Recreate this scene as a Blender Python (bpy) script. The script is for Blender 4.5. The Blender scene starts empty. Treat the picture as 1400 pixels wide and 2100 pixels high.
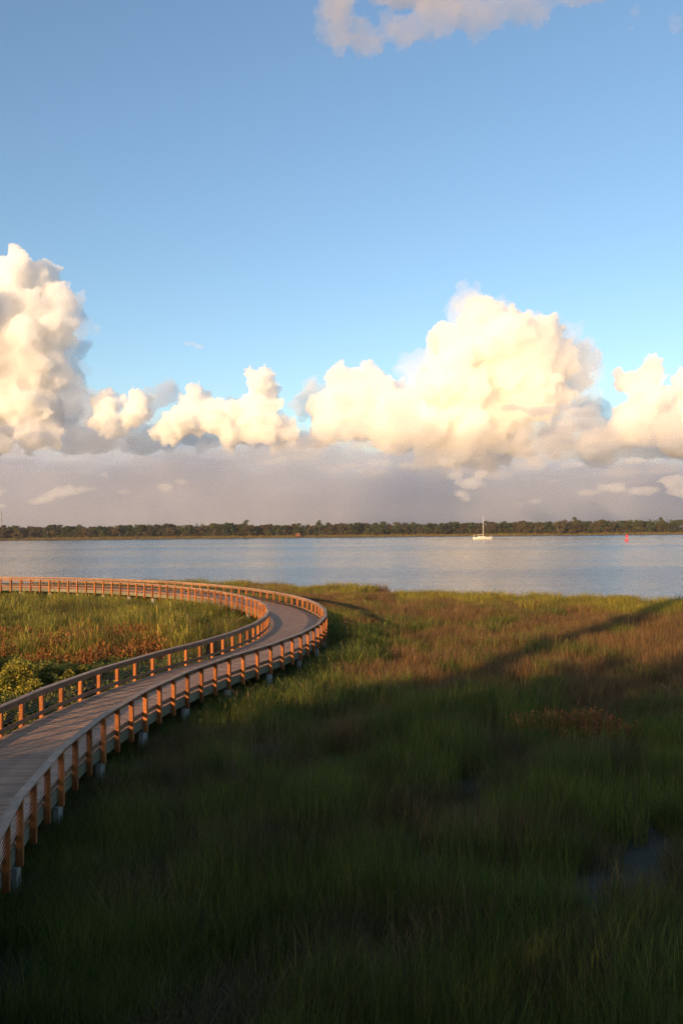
import bpy, bmesh, math, random, time
import numpy as np
from mathutils import Vector, Matrix

S = bpy.context.scene
COL = S.collection
T0 = time.time()
R_ = math.radians

# ------------------------------------------------------------------ camera
CAM_Z = 8.0
FPX, PITCH, ROLL = 1780.0, math.atan(28 / 1780.0), -math.atan(0.0085)
cam = bpy.data.cameras.new('camera')
cam.sensor_fit = 'VERTICAL'; cam.sensor_height = 36.0; cam.lens = FPX * 36.0 / 2100.0
cam.clip_start = 0.1; cam.clip_end = 90000.0
cam_ob = bpy.data.objects.new('camera', cam); COL.objects.link(cam_ob); S.camera = cam_ob
CAM_R = Matrix.Rotation(math.pi / 2 + PITCH, 3, 'X') @ Matrix.Rotation(ROLL, 3, 'Z')
cam_ob.location = (0, 0, CAM_Z); cam_ob.rotation_euler = CAM_R.to_euler()

# ------------------------------------------------------------------ sky and sun
SUN_EL = R_(9.5)
SUN_D = Vector((0.54, 0.84, 0)).normalized()           # the way the sunlight travels over the ground
TO_SUN = Vector((-SUN_D.x * math.cos(SUN_EL), -SUN_D.y * math.cos(SUN_EL), math.sin(SUN_EL)))
world = bpy.data.worlds.new('World'); S.world = world; world.use_nodes = True
wn = world.node_tree
sky = wn.nodes.new('ShaderNodeTexSky'); sky.sky_type = 'NISHITA'; sky.sun_disc = False
sky.sun_elevation = SUN_EL; sky.sun_rotation = math.atan2(TO_SUN.x, TO_SUN.y)
sky.air_density = 1.0; sky.dust_density = 1.0; sky.ozone_density = 2.2; sky.altitude = 0
wn.links.new(sky.outputs[0], wn.nodes['Background'].inputs[0])
wn.nodes['Background'].inputs[1].default_value = 0.15
sun = bpy.data.lights.new('sun', 'SUN'); sun.energy = 4.2; sun.angle = R_(0.5); sun.color = (1.0, 0.61, 0.28)
sun_ob = bpy.data.objects.new('sun', sun); COL.objects.link(sun_ob)
sun_ob.rotation_euler = TO_SUN.to_track_quat('Z', 'Y').to_euler()
S.view_settings.view_transform = 'Standard'; S.view_settings.look = 'None'
S.view_settings.gamma = 1.0; S.view_settings.use_curve_mapping = False
S.view_settings.exposure = 0.72
S.cycles.use_denoising = True; S.cycles.denoiser = 'OPENIMAGEDENOISE'; S.cycles.denoising_prefilter = 'NONE'; S.cycles.use_adaptive_sampling = True; S.cycles.adaptive_threshold = 0.02
S.cycles.max_bounces = 20; S.cycles.volume_bounces = 20; S.cycles.diffuse_bounces = 3
S.cycles.transparent_max_bounces = 16

# ------------------------------------------------------------------ helpers
def tag(o, label=None, cat=None, group=None, kind=None):
    if label: o['label'] = label
    if cat: o['category'] = cat
    if group: o['group'] = group
    if kind: o['kind'] = kind
    return o

def link(name, me, parent=None, loc=(0, 0, 0), rz=0.0):
    o = bpy.data.objects.new(name, me); COL.objects.link(o)
    o.location = loc
    if rz: o.rotation_euler = (0, 0, rz)
    if parent is not None: o.parent = parent
    return o

def mesh(name, verts, faces, mat=None, smooth=False):
    me = bpy.data.meshes.new(name)
    me.from_pydata([tuple(v) for v in verts], [], [tuple(f) for f in faces])
    if mat: me.materials.append(mat)
    if smooth: me.polygons.foreach_set('use_smooth', [True] * len(me.polygons))
    me.update()
    return me

class MB:
    """collects boxes, beams, tubes and lathes into one mesh"""
    def __init__(s): s.v = []; s.f = []
    def quadbox(s, c8):
        n = len(s.v); s.v += [tuple(p) for p in c8]
        for q in ((0, 3, 2, 1), (4, 5, 6, 7), (0, 1, 5, 4), (1, 2, 6, 5), (2, 3, 7, 6), (3, 0, 4, 7)):
            s.f.append(tuple(n + i for i in q))
        return s
    def box(s, x0, x1, y0, y1, z0, z1):
        return s.quadbox([(x0, y0, z0), (x1, y0, z0), (x1, y1, z0), (x0, y1, z0),
                          (x0, y0, z1), (x1, y0, z1), (x1, y1, z1), (x0, y1, z1)])
    def tube(s, pts, rad, seg=6, cap=True):
        pts = [Vector(p) for p in pts]
        if not hasattr(rad, '__len__'): rad = [rad] * len(pts)
        n0 = len(s.v)
        for i, p in enumerate(pts):
            t = (pts[min(i + 1, len(pts) - 1)] - pts[max(i - 1, 0)]).normalized()
            a = t.cross(Vector((0, 0, 1)));
            if a.length < 1e-3: a = Vector((1, 0, 0))
            a.normalize(); b = t.cross(a)
            for k in range(seg):
                th = 2 * math.pi * k / seg
                s.v.append(tuple(p + (a * math.cos(th) + b * math.sin(th)) * rad[i]))
        for i in range(len(pts) - 1):
            for k in range(seg):
                k2 = (k + 1) % seg
                s.f.append((n0 + i * seg + k, n0 + i * seg + k2, n0 + (i + 1) * seg + k2, n0 + (i + 1) * seg + k))
        if cap:
            s.f.append(tuple(n0 + k for k in range(seg)))
            s.f.append(tuple(n0 + (len(pts) - 1) * seg + seg - 1 - k for k in range(seg)))
        return s
    def lathe(s, prof, seg=16, c=(0, 0, 0)):
        n0 = len(s.v)
        for r, z in prof:
            for k in range(seg):
                th = 2 * math.pi * k / seg
                s.v.append((c[0] + r * math.cos(th), c[1] + r * math.sin(th), c[2] + z))
        for i in range(len(prof) - 1):
            for k in range(seg):
                k2 = (k + 1) % seg
                s.f.append((n0 + i * seg + k, n0 + i * seg + k2, n0 + (i + 1) * seg + k2, n0 + (i + 1) * seg + k))
        s.f.append(tuple(n0 + seg - 1 - k for k in range(seg)))
        s.f.append(tuple(n0 + (len(prof) - 1) * seg + k for k in range(seg)))
        return s
    def mesh(s, name, mat, smooth=False): return mesh(name, s.v, s.f, mat, smooth)
    def build(s, name, mat, parent=None, loc=(0, 0, 0), smooth=False):
        return link(name, s.mesh(name, mat, smooth), parent, loc)

# numpy value noise
def _hash(ix, iy, seed):
    h = (ix.astype(np.int64) * 374761393 + iy.astype(np.int64) * 668265263 + seed * 1274126177) & 0xffffffff
    h = ((h ^ (h >> 13)) * 1274126177) & 0xffffffff
    return ((h ^ (h >> 16)) & 0xffff) / 65535.0
def vnoise(x, y, seed=0):
    x = np.asarray(x, float); y = np.asarray(y, float)
    ix = np.floor(x); iy = np.floor(y); fx = x - ix; fy = y - iy
    fx = fx * fx * (3 - 2 * fx); fy = fy * fy * (3 - 2 * fy)
    a = _hash(ix, iy, seed); b = _hash(ix + 1, iy, seed); c = _hash(ix, iy + 1, seed); d = _hash(ix + 1, iy + 1, seed)
    return (a * (1 - fx) + b * fx) * (1 - fy) + (c * (1 - fx) + d * fx) * fy
def fbm(x, y, seed=0, oct=3):
    r = 0; a = 0.5; t = 0
    for k in range(oct):
        r = r + a * vnoise(np.asarray(x) * 2 ** k, np.asarray(y) * 2 ** k, seed + k * 17); t += a; a *= 0.5
    return r / t

def pix(x, y, D):
    """a point at forward distance D in the direction in which the photograph shows it"""
    v = CAM_R @ Vector(((x - 700) / FPX, (1050 - y) / FPX, -1)); v = v * (D / v.y)
    return Vector((v.x, v.y, v.z + CAM_Z))

# ------------------------------------------------------------------ materials
def new_mat(name):
    m = bpy.data.materials.new(name); m.use_nodes = True
    nt = m.node_tree; bs = nt.nodes['Principled BSDF']
    return m, nt, bs
def ramp(nt, fac, stops):
    r = nt.nodes.new('ShaderNodeValToRGB'); e = r.color_ramp.elements
    while len(e) < len(stops): e.new(0.5)
    for i, (p, c) in enumerate(stops): e[i].position = p; e[i].color = (*c, 1)
    nt.links.new(fac, r.inputs[0]); return r.outputs[0]
def mixc(nt, mode, fac, a, b):
    n = nt.nodes.new('ShaderNodeMix'); n.data_type = 'RGBA'; n.blend_type = mode
    for sock, val in ((n.inputs[0], fac), (n.inputs[6], a), (n.inputs[7], b)):
        if isinstance(val, (int, float)): sock.default_value = val
        elif isinstance(val, tuple): sock.default_value = (*val, 1)
        else: nt.links.new(val, sock)
    return n.outputs[2]
def noise_tex(nt, vec, scale, detail=4, rough=0.55):
    n = nt.nodes.new('ShaderNodeTexNoise'); n.inputs['Scale'].default_value = scale
    n.inputs['Detail'].default_value = detail; n.inputs['Roughness'].default_value = rough
    if vec is not None: nt.links.new(vec, n.inputs['Vector'])
    return n.outputs['Fac']
def wood_mat(name, dark, light, stretch=(14, 14, 1.2), var=0.35, rough=0.75, bump=0.35):
    """weathered timber: grain stretched along one local axis, every piece its own tone"""
    m, nt, bs = new_mat(name)
    tc = nt.nodes.new('ShaderNodeTexCoord'); oi = nt.nodes.new('ShaderNodeObjectInfo')
    mp = nt.nodes.new('ShaderNodeMapping'); mp.inputs['Scale'].default_value = stretch
    nt.links.new(tc.outputs['Object'], mp.inputs['Vector'])
    mul = nt.nodes.new('ShaderNodeMath'); mul.operation = 'MULTIPLY'; mul.inputs[1].default_value = 57.0
    nt.links.new(oi.outputs['Random'], mul.inputs[0])
    cmb = nt.nodes.new('ShaderNodeCombineXYZ')
    for i in range(3): nt.links.new(mul.outputs[0], cmb.inputs[i])
    nt.links.new(cmb.outputs[0], mp.inputs['Location'])
    g = noise_tex(nt, mp.outputs[0], 3.0, 6, 0.65)
    c = ramp(nt, g, [(0.3, dark), (0.7, light)])
    blot = noise_tex(nt, tc.outputs['Object'], 1.7, 3)
    c = mixc(nt, 'MULTIPLY', 0.6, c, ramp(nt, blot, [(0.3, (0.62, 0.62, 0.62)), (0.7, (1.2, 1.17, 1.12))]))
    c = mixc(nt, 'MULTIPLY', 1.0, c, ramp(nt, oi.outputs['Random'], [(0, (1 - var,) * 3), (1, (1 + var,) * 3)]))
    nt.links.new(c, bs.inputs['Base Color']); bs.inputs['Roughness'].default_value = rough
    bs.inputs['Specular IOR Level'].default_value = 0.25
    bp = nt.nodes.new('ShaderNodeBump'); bp.inputs['Strength'].default_value = bump; bp.inputs['Distance'].default_value = 0.01
    nt.links.new(g, bp.inputs['Height']); nt.links.new(bp.outputs[0], bs.inputs['Normal'])
    return m
def plain_mat(name, col, rough=0.6, metal=0.0, nscale=None, amt=0.25):
    m, nt, bs = new_mat(name)
    bs.inputs['Roughness'].default_value = rough; bs.inputs['Metallic'].default_value = metal
    if nscale:
        tc = nt.nodes.new('ShaderNodeTexCoord')
        n = noise_tex(nt, tc.outputs['Object'], nscale, 5)
        c = mixc(nt, 'MULTIPLY', 1.0, col, ramp(nt, n, [(0.25, (1 - amt,) * 3), (0.75, (1 + amt,) * 3)]))
        nt.links.new(c, bs.inputs['Base Color'])
    else: bs.inputs['Base Color'].default_value = (*col, 1)
    return m
def leaf_mat(name, transl=0.3, var=0.25, rough=0.65):
    """foliage: colour from the blade's own tint attribute, small change from plant to plant"""
    m = bpy.data.materials.new(name); m.use_nodes = True; nt = m.node_tree; nt.nodes.clear()
    out = nt.nodes.new('ShaderNodeOutputMaterial')
    at = nt.nodes.new('ShaderNodeAttribute'); at.attribute_name = 'tint'
    oi = nt.nodes.new('ShaderNodeObjectInfo')
    c = mixc(nt, 'MULTIPLY', 1.0, at.outputs['Color'],
             ramp(nt, oi.outputs['Random'], [(0, (1 - var, 1 - var * 1.1, 1 - var)), (0.5, (1, 1, 1)), (1, (1 + var * 1.3, 1 + var, 1 + var * 0.5))]))
    d = nt.nodes.new('ShaderNodeBsdfPrincipled'); d.inputs['Roughness'].default_value = rough
    d.inputs['Specular IOR Level'].default_value = 0.2
    t = nt.nodes.new('ShaderNodeBsdfTranslucent')
    nt.links.new(c, d.inputs['Base Color']); nt.links.new(c, t.inputs['Color'])
    mx = nt.nodes.new('ShaderNodeMixShader'); mx.inputs[0].default_value = transl
    nt.links.new(d.outputs[0], mx.inputs[1]); nt.links.new(t.outputs[0], mx.inputs[2])
    nt.links.new(mx.outputs[0], out.inputs['Surface'])
    return m

M = {}
M['post'] = wood_mat('post_timber', (0.18, 0.062, 0.018), (0.46, 0.15, 0.036), var=0.36)
M['cap'] = wood_mat('rail_cap_timber', (0.26, 0.175, 0.125), (0.46, 0.32, 0.235), stretch=(1.2, 14, 14), var=0.15)
M['rail'] = wood_mat('rail_timber', (0.16, 0.085, 0.05), (0.31, 0.165, 0.095), stretch=(1.2, 14, 14), var=0.2)
M['deck'] = wood_mat('deck_timber', (0.25, 0.145, 0.09), (0.42, 0.255, 0.165), stretch=(18, 1.2, 18), var=0.24)
M['joist'] = wood_mat('joist_timber', (0.10, 0.10, 0.065), (0.23, 0.205, 0.13), stretch=(1.2, 14, 14), var=0.2)
M['pile'] = plain_mat('pile_concrete', (0.30, 0.28, 0.235), 0.9, 0, 4, 0.55)
M['steel'] = plain_mat('galvanised_steel', (0.35, 0.35, 0.36), 0.4, 0.9)
M['white'] = plain_mat('white_gelcoat', (0.62, 0.58, 0.5), 0.35, 0, 1.5, 0.06)
M['alloy'] = plain_mat('mast_alloy', (0.7, 0.68, 0.64), 0.4, 0.3)
M['canvas'] = plain_mat('sun_bleached_canvas', (0.30, 0.2, 0.13), 0.9, 0, 2, 0.15)
M['glass'] = plain_mat('dark_cabin_glass', (0.02, 0.02, 0.025), 0.1)
M['antifoul'] = plain_mat('dark_bottom_paint', (0.04, 0.045, 0.07), 0.6)
M['red'] = plain_mat('buoy_red_paint', (0.62, 0.035, 0.05), 0.45, 0, 2, 0.12)
M['redwood'] = wood_mat('blind_timber', (0.2, 0.07, 0.035), (0.36, 0.13, 0.06))
M['bark'] = plain_mat('bark', (0.11, 0.085, 0.065), 0.9, 0, 4, 0.35)
M['roofpale'] = plain_mat('pale_roof', (0.42, 0.39, 0.36), 0.7)
M['mastgrey'] = plain_mat('dull_galvanised_mast', (0.16, 0.13, 0.125), 0.7)
M['leaf'] = leaf_mat('foliage', 0.25, 0.22)
M['grass'] = leaf_mat('grass_blades', 0.3, 0.25)

# mud and soil
m, nt, bs = new_mat('marsh_mud'); M['mud'] = m
tc = nt.nodes.new('ShaderNodeTexCoord')
n1 = noise_tex(nt, tc.outputs['Object'], 0.35, 8, 0.6); n2 = noise_tex(nt, tc.outputs['Object'], 4.0, 6, 0.65)
c = ramp(nt, n1, [(0.3, (0.028, 0.022, 0.014)), (0.55, (0.055, 0.045, 0.026)), (0.75, (0.075, 0.07, 0.035))])
c = mixc(nt, 'MULTIPLY', 0.7, c, ramp(nt, n2, [(0.25, (0.5, 0.5, 0.5)), (0.8, (1.3, 1.3, 1.25))]))
nt.links.new(c, bs.inputs['Base Color']); bs.inputs['Roughness'].default_value = 0.85
bp = nt.nodes.new('ShaderNodeBump'); bp.inputs['Strength'].default_value = 0.6; bp.inputs['Distance'].default_value = 0.08
nt.links.new(n2, bp.inputs['Height']); nt.links.new(bp.outputs[0], bs.inputs['Normal'])

# river water: wind ripples, crests lying across the view
m, nt, bs = new_mat('river_water'); M['water'] = m
tc = nt.nodes.new('ShaderNodeTexCoord')
def wave(scale, sx, sy, det):
    mp = nt.nodes.new('ShaderNodeMapping'); mp.inputs['Scale'].default_value = (sx, sy, 1); mp.inputs['Rotation'].default_value = (0, 0, 0.12)
    nt.links.new(tc.outputs['Object'], mp.inputs['Vector'])
    return noise_tex(nt, mp.outputs[0], scale, det, 0.55)
w1 = wave(0.9, 0.45, 1.0, 3); w2 = wave(0.16, 0.35, 1.0, 2); w3 = wave(0.012, 0.25, 1.0, 4)
add = nt.nodes.new('ShaderNodeMath'); add.operation = 'MULTIPLY_ADD'; add.inputs[1].default_value = 2.2
nt.links.new(w2, add.inputs[0]); nt.links.new(w1, add.inputs[2])
calm = nt.nodes.new('ShaderNodeMapRange'); calm.inputs[1].default_value = 0.38; calm.inputs[2].default_value = 0.62
calm.inputs[3].default_value = 0.16; calm.inputs[4].default_value = 0.5
nt.links.new(w3, calm.inputs[0])
bp = nt.nodes.new('ShaderNodeBump'); bp.inputs['Distance'].default_value = 0.5
nt.links.new(calm.outputs[0], bp.inputs['Strength'])
nt.links.new(add.outputs[0], bp.inputs['Height']); nt.links.new(bp.outputs[0], bs.inputs['Normal'])
rg = nt.nodes.new('ShaderNodeMapRange'); rg.inputs[1].default_value = 0.35; rg.inputs[2].default_value = 0.65
rg.inputs[3].default_value = 0.14; rg.inputs[4].default_value = 0.28; nt.links.new(w3, rg.inputs[0]); nt.links.new(rg.outputs[0], bs.inputs['Roughness'])
bs.inputs['Base Color'].default_value = (0.04, 0.085, 0.115, 1)
bs.inputs['IOR'].default_value = 1.333
m, nt, bs = new_mat('puddle_water'); M['puddle'] = m
bs.inputs['Base Color'].default_value = (0.02, 0.022, 0.02, 1); bs.inputs['Roughness'].default_value = 0.06

# ------------------------------------------------------------------ the lie of the land
SHX = np.array([-400, -120, -80, -50, -40, -36, -26, -17, -8, 0, 9, 15, 22, 33, 60, 100, 400.])
SHY = np.array([60, 88, 100, 108, 112, 115, 118, 116.5, 111, 105, 96.5, 92, 88, 83.5, 74, 66, 50.])
def shore(x):
    return np.interp(x, SHX, SHY) + (fbm(np.asarray(x) * 0.25, np.asarray(x) * 0 + 3.3, 5) - 0.5) * 2.2
FAR_Y = 632.0
def far_shore(x): return FAR_Y + (fbm(np.asarray(x) * 0.012, np.asarray(x) * 0 + 1.7, 9) - 0.5) * 16
def ground_h(x, y):
    """marsh plain, river bed, far bank, all one sheet"""
    x = np.asarray(x, float); y = np.asarray(y, float)
    near = (fbm(x * 0.12, y * 0.12, 2) - 0.5) * 0.22
    a = np.clip((y - shore(x)) / 2.5, 0, 1); b = np.clip((y - far_shore(x)) / 10, -0.4, 1) * 0.5
    bed = -1.6
    h = near * (1 - a) + bed * a
    far = np.where(y > far_shore(x) - 8, np.clip((y - far_shore(x) + 8) / 16, 0, 1), 0)
    far_h = 0.15 + np.clip((y - FAR_Y - 30) / 600, 0, 1) * 0.8
    return h * (1 - far) + far_h * far
WATER_Z = -0.32

ys = np.unique(np.concatenate([np.linspace(-400, 0, 12), np.linspace(0, 125, 160), np.linspace(125, 600, 30), np.linspace(605, 680, 40), np.geomspace(700, 30000, 24)]))
xs = np.unique(np.concatenate([-np.geomspace(70, 30000, 26), np.linspace(-70, 70, 141), np.geomspace(70, 30000, 26)]))
GX, GY = np.meshgrid(xs, ys); GZ = ground_h(GX, GY)
nx, ny = len(xs), len(ys)
idx = np.arange(nx * ny).reshape(ny, nx)
faces = np.stack([idx[:-1, :-1], idx[:-1, 1:], idx[1:, 1:], idx[1:, :-1]], -1).reshape(-1, 4)
g = link('ground', mesh('ground', np.stack([GX, GY, GZ], -1).reshape(-1, 3).tolist(), faces.tolist(), M['mud'], True))
tag(g, kind='structure')
wv = [(-30000, 30, WATER_Z), (30000, 30, WATER_Z), (30000, 660, WATER_Z), (-30000, 660, WATER_Z)]
g = link('river', mesh('river', wv, [(0, 1, 2, 3)], M['water'])); tag(g, kind='structure')

# ------------------------------------------------------------------ boardwalk alignment: three arcs that run into each other
C1 = Vector((-43.5, 56.8)); R1 = 40.5
U12 = Vector((math.cos(R_(-22.5)), math.sin(R_(-22.5)))); R2 = 43.0; C2 = C1 + U12 * (R1 + R2)
TH3 = R_(22); R3 = 50.0; C3 = C1 - (R3 - R1) * Vector((math.cos(TH3), math.sin(TH3)))
A2b = math.atan2(-U12.y, -U12.x)                      # where the first arc meets the second, seen from C2
A2a = A2b + R_(60)
A1a = math.atan2(U12.y, U12.x)
L2 = R2 * (A2a - A2b); L1 = R1 * (TH3 - A1a); L3 = R3 * (R_(112) - TH3)
LEN = L2 + L1 + L3
def path(s):
    """centre of the walk, direction of travel and the direction to its left"""
    if s < L2:
        a = A2a - s / R2; n = Vector((math.cos(a), math.sin(a))); p = C2 + n * R2
        t = Vector((n.y, -n.x)); return p, t, Vector((-t.y, t.x))
    if s < L2 + L1:
        a = A1a + (s - L2) / R1; n = Vector((math.cos(a), math.sin(a))); p = C1 + n * R1
    else:
        a = TH3 + (s - L2 - L1) / R3; n = Vector((math.cos(a), math.sin(a))); p = C3 + n * R3
    t = Vector((-n.y, n.x)); return p, t, Vector((-t.y, t.x))
PS = [path(i * 0.25) for i in range(int(LEN / 0.25))]
PP = np.array([(p.x, p.y) for p, t, n in PS]); PN = np.array([(n.x, n.y) for p, t, n in PS])
def off_path(x, y):
    """signed distance from the walk's centre line (left of it positive)"""
    x = np.asarray(x); y = np.asarray(y); best = np.full(x.shape, 1e9); sg = np.zeros(x.shape)
    for k in range(0, len(PP), 2):
        dx = x - PP[k, 0]; dy = y - PP[k, 1]; d = dx * dx + dy * dy
        m_ = d < best; best = np.where(m_, d, best); sg = np.where(m_, dx * PN[k, 0] + dy * PN[k, 1], sg)
    return np.sqrt(best) * np.sign(sg)

HALF = 1.95                                            # centre line to the line of posts
DECK, CAPB = 1.25, 2.20
BAY = 1.41
def v3(p, z): return Vector((p.x, p.y, z))

bw = bpy.data.objects.new('boardwalk', None); COL.objects.link(bw)
bw.location = (PP[0][0], PP[0][1], 0)
tag(bw, 'long curved timber boardwalk with post and rail sides crossing the marsh', 'boardwalk')
BL = Vector(bw.location)

def part(name, mb, mat, parent=None, centre=None):
    c = centre or Vector(np.array(mb.v).mean(0))
    me = mesh(name, [Vector(v) - c for v in mb.v], mb.f, mat)
    return link(name, me, bw, c - BL)
def beam_local(name, p0, p1, w, z0, z1, mat):
    """a straight board from p0 to p1 (2D), width w, local x along the board"""
    d = p1 - p0; L = d.length; c = (p0 + p1) / 2
    mb = MB().box(-L / 2, L / 2, -w / 2, w / 2, z0 - (z0 + z1) / 2, z1 - (z0 + z1) / 2)
    me = mb.mesh(name, mat)
    return link(name, me, bw, v3(c, (z0 + z1) / 2) - BL, math.atan2(d.y, d.x))

def bevel_box(name, sx, sy, sz, b, mat):
    bm = bmesh.new(); bmesh.ops.create_cube(bm, size=1)
    bmesh.ops.scale(bm, vec=(sx, sy, sz), verts=bm.verts)
    bmesh.ops.bevel(bm, geom=list(bm.edges), offset=b, segments=1, affect='EDGES')
    me = bpy.data.meshes.new(name); bm.to_mesh(me); bm.free(); me.materials.append(mat); return me

POST_B = 0.76
post_me = bevel_box('post', 0.14, 0.14, CAPB - POST_B, 0.008, M['post'])
pile_me = bevel_box('pile', 0.42, 0.17, 1.3, 0.012, M['pile'])
bolt_me = MB().lathe([(0.0, -0.03), (0.018, -0.03), (0.018, 0.03), (0.0, 0.03)], 6).mesh('bolt', M['steel'])
lamp_me = MB().lathe([(0.045, 0), (0.05, 0.03), (0.03, 0.055), (0.0, 0.06)], 8).mesh('post_light', M['white'])
rnd = random.Random(4)
S0 = 0.55
nb = int((LEN - S0) / BAY)
for i in range(nb + 1):
    p, t, n = path(S0 + i * BAY); rz = math.atan2(t.y, t.x)
    cp = v3(p, 0)
    vis = p.y < 60
    for sd in (-1, 1):
        q = p + n * sd * HALF
        po = link('post', post_me, bw, v3(q, (CAPB + POST_B) / 2) - BL, rz + rnd.uniform(-0.04, 0.04)); po.rotation_euler[0] = rnd.uniform(-0.008, 0.008); po.rotation_euler[1] = rnd.uniform(-0.008, 0.008)
        if p.y < 48:                                   # bolt ends that show on the near posts
            for zz in (0.60, 0.49):
                b = link('bolt', bolt_me, po, (0, -sd * 0.075, zz)); b.rotation_euler = (R_(90), 0, 0)
        if i % 4 == 2 and p.y > 40:
            link('post_light', lamp_me, po, (0, sd * 0.0 + 0.10 * sd, 0.58))
        if i % 3 == 0:
            q2 = p + n * sd * (HALF - 0.10)
            link('pile', pile_me, bw, v3(q2, 0.13) - BL, rz)
    if i % 3 == 0:
        beam_local('cross_beam', p - n * (HALF - 0.02), p + n * (HALF - 0.02), 0.12, 0.785, 0.905, M['joist'])
        beam_local('cross_beam', p - n * (HALF - 0.06) + t * 0.2, p + n * (HALF - 0.06) + t * 0.2, 0.06, 0.66, 0.785, M['joist'])
# rails, caps, rim joists: straight boards three bays long, butted at the posts
for sd in (-1, 1):
    for i in range(0, nb - 2, 3):
        a, ta, na = path(S0 + i * BAY); b, tb, nb_ = path(S0 + (i + 3) * BAY)
        e = 0.002
        def off(o0, e0=e):
            p0 = a + na * sd * o0; p1 = b + nb_ * sd * o0; d = (p1 - p0).normalized(); return p0 + d * e0, p1 - d * e0
        # the cap is mitred: its ends follow the radius
        cw = 0.10
        mb = MB()
        q = [a + na * sd * (HALF - 0.02 - cw) + ta * e, b + nb_ * sd * (HALF - 0.02 - cw) - tb * e,
             b + nb_ * sd * (HALF - 0.02 + cw) - tb * e, a + na * sd * (HALF - 0.02 + cw) + ta * e]
        zt = CAPB + 0.042 + rnd.uniform(-0.002, 0.002)
        if sd < 0: q = q[::-1]
        d = b - a; c = (a + b) / 2 + (na + nb_) * 0.5 * sd * HALF; rot = math.atan2(d.y, d.x); Rm = Matrix.Rotation(-rot, 2)
        mb.quadbox([(*(Rm @ (k - c)), -0.02) for k in q] + [(*(Rm @ (k - c)), 0.02 + zt - CAPB - 0.042) for k in q])
        link('rail_cap', mb.mesh('rail_cap', M['cap']), bw, v3(c, CAPB + 0.0225) - BL, rot)
        zo = HALF - 0.07 - 0.022
        # the face boards follow the posts in the bends: one board per three bays, bowed onto them
        for nm, z0, z1, oo, th, mt in (('top_rail', CAPB - 0.185, CAPB - 0.003, zo, 0.038, 'rail'),
                                       ('bottom_rail', DECK + 0.085, DECK + 0.235, zo, 0.038, 'rail'),
                                       ('rim_joist', 0.91, DECK - 0.042, HALF - 0.07 - 0.025, 0.045, 'joist')):
            mb = MB(); V = []
            for k in range(4):
                pk, tk, nk = path(S0 + (i + k) * BAY)
                sh = tk * (e if k == 0 else -e if k == 3 else 0)
                for o2 in (oo - th / 2, oo + th / 2):
                    pt = Rm @ (pk + nk * sd * o2 + sh - c)
                    V += [(pt.x, pt.y, z0), (pt.x, pt.y, z1)]
            zc = (z0 + z1) / 2
            mb.v = [(x, y, z - zc) for x, y, z in V]
            for k in range(3):
                o4 = k * 4; p4 = o4 + 4
                fs = [(o4, p4, p4 + 1, o4 + 1), (o4 + 2, o4 + 3, p4 + 3, p4 + 2), (o4 + 1, p4 + 1, p4 + 3, o4 + 3), (o4, o4 + 2, p4 + 2, p4)]
                mb.f += fs
            mb.f += [(0, 1, 3, 2), (12, 14, 15, 13)]
            if sd < 0: mb.f = [f[::-1] for f in mb.f]
            link(nm, mb.mesh(nm, M[mt]), bw, v3(c, zc) - BL, rot)
    # wire cables between the rails, one run each
    for k in range(5):
        z = DECK + 0.235 + (k + 1) * (CAPB - 0.185 - DECK - 0.235) / 6
        pts = []
        for i in range(nb + 1):
            p, t, n = path(S0 + i * BAY); pts.append(v3(p + n * sd * (HALF - 0.0), z) - BL)
        MB().tube(pts, 0.0045, 4).build('cable', M['steel'], bw)
# deck boards
BW_ = 0.142
nboards = int(LEN / BW_)
boards = []
rest = MB()
def board_pts(k):
    g = 0.011
    pa, ta, na = path(k * BW_ + g / 2); pb, tb, nb2 = path((k + 1) * BW_ - g / 2)
    w = HALF - 0.115
    ex = 0.04 * rnd.uniform(0.4, 1.0)
    return [pa - na * w, pb - nb2 * w, pb + nb2 * w, pa + na * w]
order = []
for k in range(nboards):
    p, t, n = path((k + 0.5) * BW_)
    if p.y > 14: order.append((p.y, k))
order = set(k for _, k in sorted(order)[:300])
for k in range(nboards):
    q = board_pts(k); dz = rnd.uniform(-0.002, 0.002)
    if q[0].x * 0 + 1:
        c = sum(q, Vector((0, 0))) / 4
    if k in order:
        d = q[3] - q[0]; rot = math.atan2(d.y, d.x) - math.pi / 2; Rm = Matrix.Rotation(-rot, 2)
        mb = MB().quadbox([(*(Rm @ (x - c)), -0.019) for x in q[::-1]] + [(*(Rm @ (x - c)), 0.019) for x in q[::-1]])
        link('deck_board', mb.mesh('deck_board', M['deck']), bw, v3(c, DECK - 0.019 + dz) - BL, rot)
    else:
        rest.quadbox([v3(x, DECK - 0.038 + dz) - BL for x in q[::-1]] + [v3(x, DECK + dz) - BL for x in q[::-1]])
o = rest.build('far_deck_boards', M['deck'], bw); o['kind'] = 'stuff'
print('boardwalk', time.time() - T0)

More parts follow.
